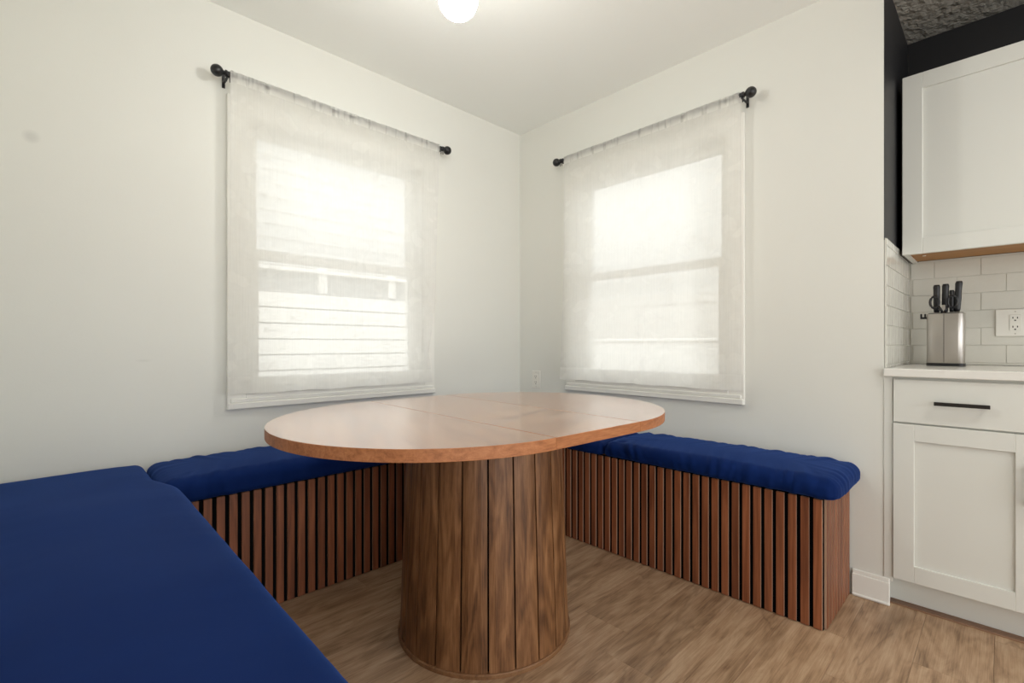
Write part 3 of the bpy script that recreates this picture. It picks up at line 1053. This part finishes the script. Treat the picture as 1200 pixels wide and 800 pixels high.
TOPZ = CT + .352
knife('black handled knife at the left of the steel block', .012, .030, TOPZ - .004, .0115, .0)
knife('black handled knife second from the left in the steel block', .014, .004, TOPZ - .002, .0115, -.02)
knife('short black handled knife, lower than the others in the steel block', .014, -.018, TOPZ - .030, .0085, .0)
knife('tall black handled knife at the right of the steel block', .012, -.034, TOPZ + .006, .0115, -.05)
sz = zt + .0035
sci = thing('scissors', (KX - .018, KY + .004, sz), 'kitchen scissors with two black loop handles in front of the knives', 'scissors')
for s in (1, -1):
    cyy, czz = KY + .006 + s * .0265, sz + .046
    pts = []
    for i in range(20):
        t = 2 * math.pi * i / 20
        ry = .0165 if math.cos(t) * s > 0 else .0125
        pts.append((KX - .020, cyy + ry * math.cos(t), czz + .026 * math.sin(t)))
    m = MB().tube(pts, .0046, 8, True)
    m.tube([(KX - .020, cyy - s * .010, czz - .018), (KX - .020, KY + .006 + s * .006, sz + .010), (KX - .020, KY + .006 + s * .004, sz + .001)], .0052, 8)
    part('loop_handle', m, M_BLACKPLASTIC, sci)
part('blade', MB().box(KX - .0215, KX - .0185, KY + .000, KY + .012, sz, sz + .034, .0008), M_STEEL, sci)

# ================================================================== OUTSIDE
gr = part('ground_outside', MB().box(-14, 14, T + .01, 16, -.4, -.3).box(T + .6, 14, -16, T + .01, -.4, -.3), M_GROUND)
tag(gr, 'pale gravel ground outside the windows', 'ground', None, 'structure')
# white board fence seen through the left curtain
fy = 3.0
fence = thing('board_fence', (0, fy, -.3), 'pale board fence outside, seen faintly through the left curtain', 'fence')
fb = MB().box(-3.6, 3.4, -.012, .012, 0, .152, .004).mesh('board', M_FENCE)
for k in range(11):
    link('board', fb, fence, (0, 0, .04 + .166 * k))
part('shade_line_panel', MB().box(-3.6, 3.4, fy + .02, fy + .03, -.28, 1.58), M_FENCEGREY, fence)  # added grey sheet standing in for shadow lines between the boards
fp = MB().box(-.05, .05, -.05, .05, 0, 2.16, .006).mesh('post', M_FENCE)
for k in range(9):
    link('post', fp, fence, (-3.6 + .87 * k, .07, 0))
gi = MB().box(-.40, .40, -.008, .008, 0, .21).mesh('infill', M_FENCEGREY)
for k in range(8):
    link('infill', gi, fence, (-3.6 + .87 * (k + .5), .05, 1.87))
link('cap_rail', MB().box(-3.65, 3.42, -.06, .06, 0, .04, .006).mesh('cap_rail', M_FENCE), fence, (0, .04, 2.09))
# low white wall and the neighbouring house seen through the right curtain
wl = thing('garden_wall', (3.2, -.5, -.3), 'low white garden wall outside, seen through the right curtain', 'wall')
part('wall_block', MB().box(3.2, 3.32, -3.5, 5.5, -.3, 1.04, .01), M_FENCE, wl)
part('coping', MB().box(3.16, 3.36, -3.5, 5.5, 1.04, 1.08, .01), M_FENCE, wl)
hs = thing('neighbour_house', (7.5, 1, -.3), 'pale two-tone neighbouring house outside, raised to hide sky, seen faintly through the right curtain', 'house')
part('wall', MB().box(7.0, 9.5, -3, 9, -.3, 5.2), M_HOUSE2, hs)  # wall height raised to dim the sky in the right window
part('band_board', MB().box(6.96, 7.0, -3, 9, 1.85, 2.05), M_HOUSE, hs)
part('lower_siding', MB().box(6.98, 7.0, -3, 9, -.3, 1.85), M_HOUSE, hs)
part('roof', MB().box(6.7, 9.8, -3.3, 9.3, 5.2, 5.4, .02), M_ROOF, hs)

h2 = thing('neighbour_house', (-1, 6, -.3), 'added pale house outside behind the board fence, hiding sky through the left curtain', 'house')  # added to cut the bright sky behind the left curtain
part('wall', MB().box(-5, 5, 6, 9, -.3, 4.6), M_HOUSE2, h2)
lap = MB().box(-5, 5, -.02, 0, 0, .012).mesh('lap_board', M_FENCE)
for k in range(20):
    link('lap_board', lap, h2, (1, 0, .2 + .22 * k))
part('roof', MB().box(-5.3, 5.3, 5.6, 9.4, 4.6, 4.8, .02), M_ROOF, h2)
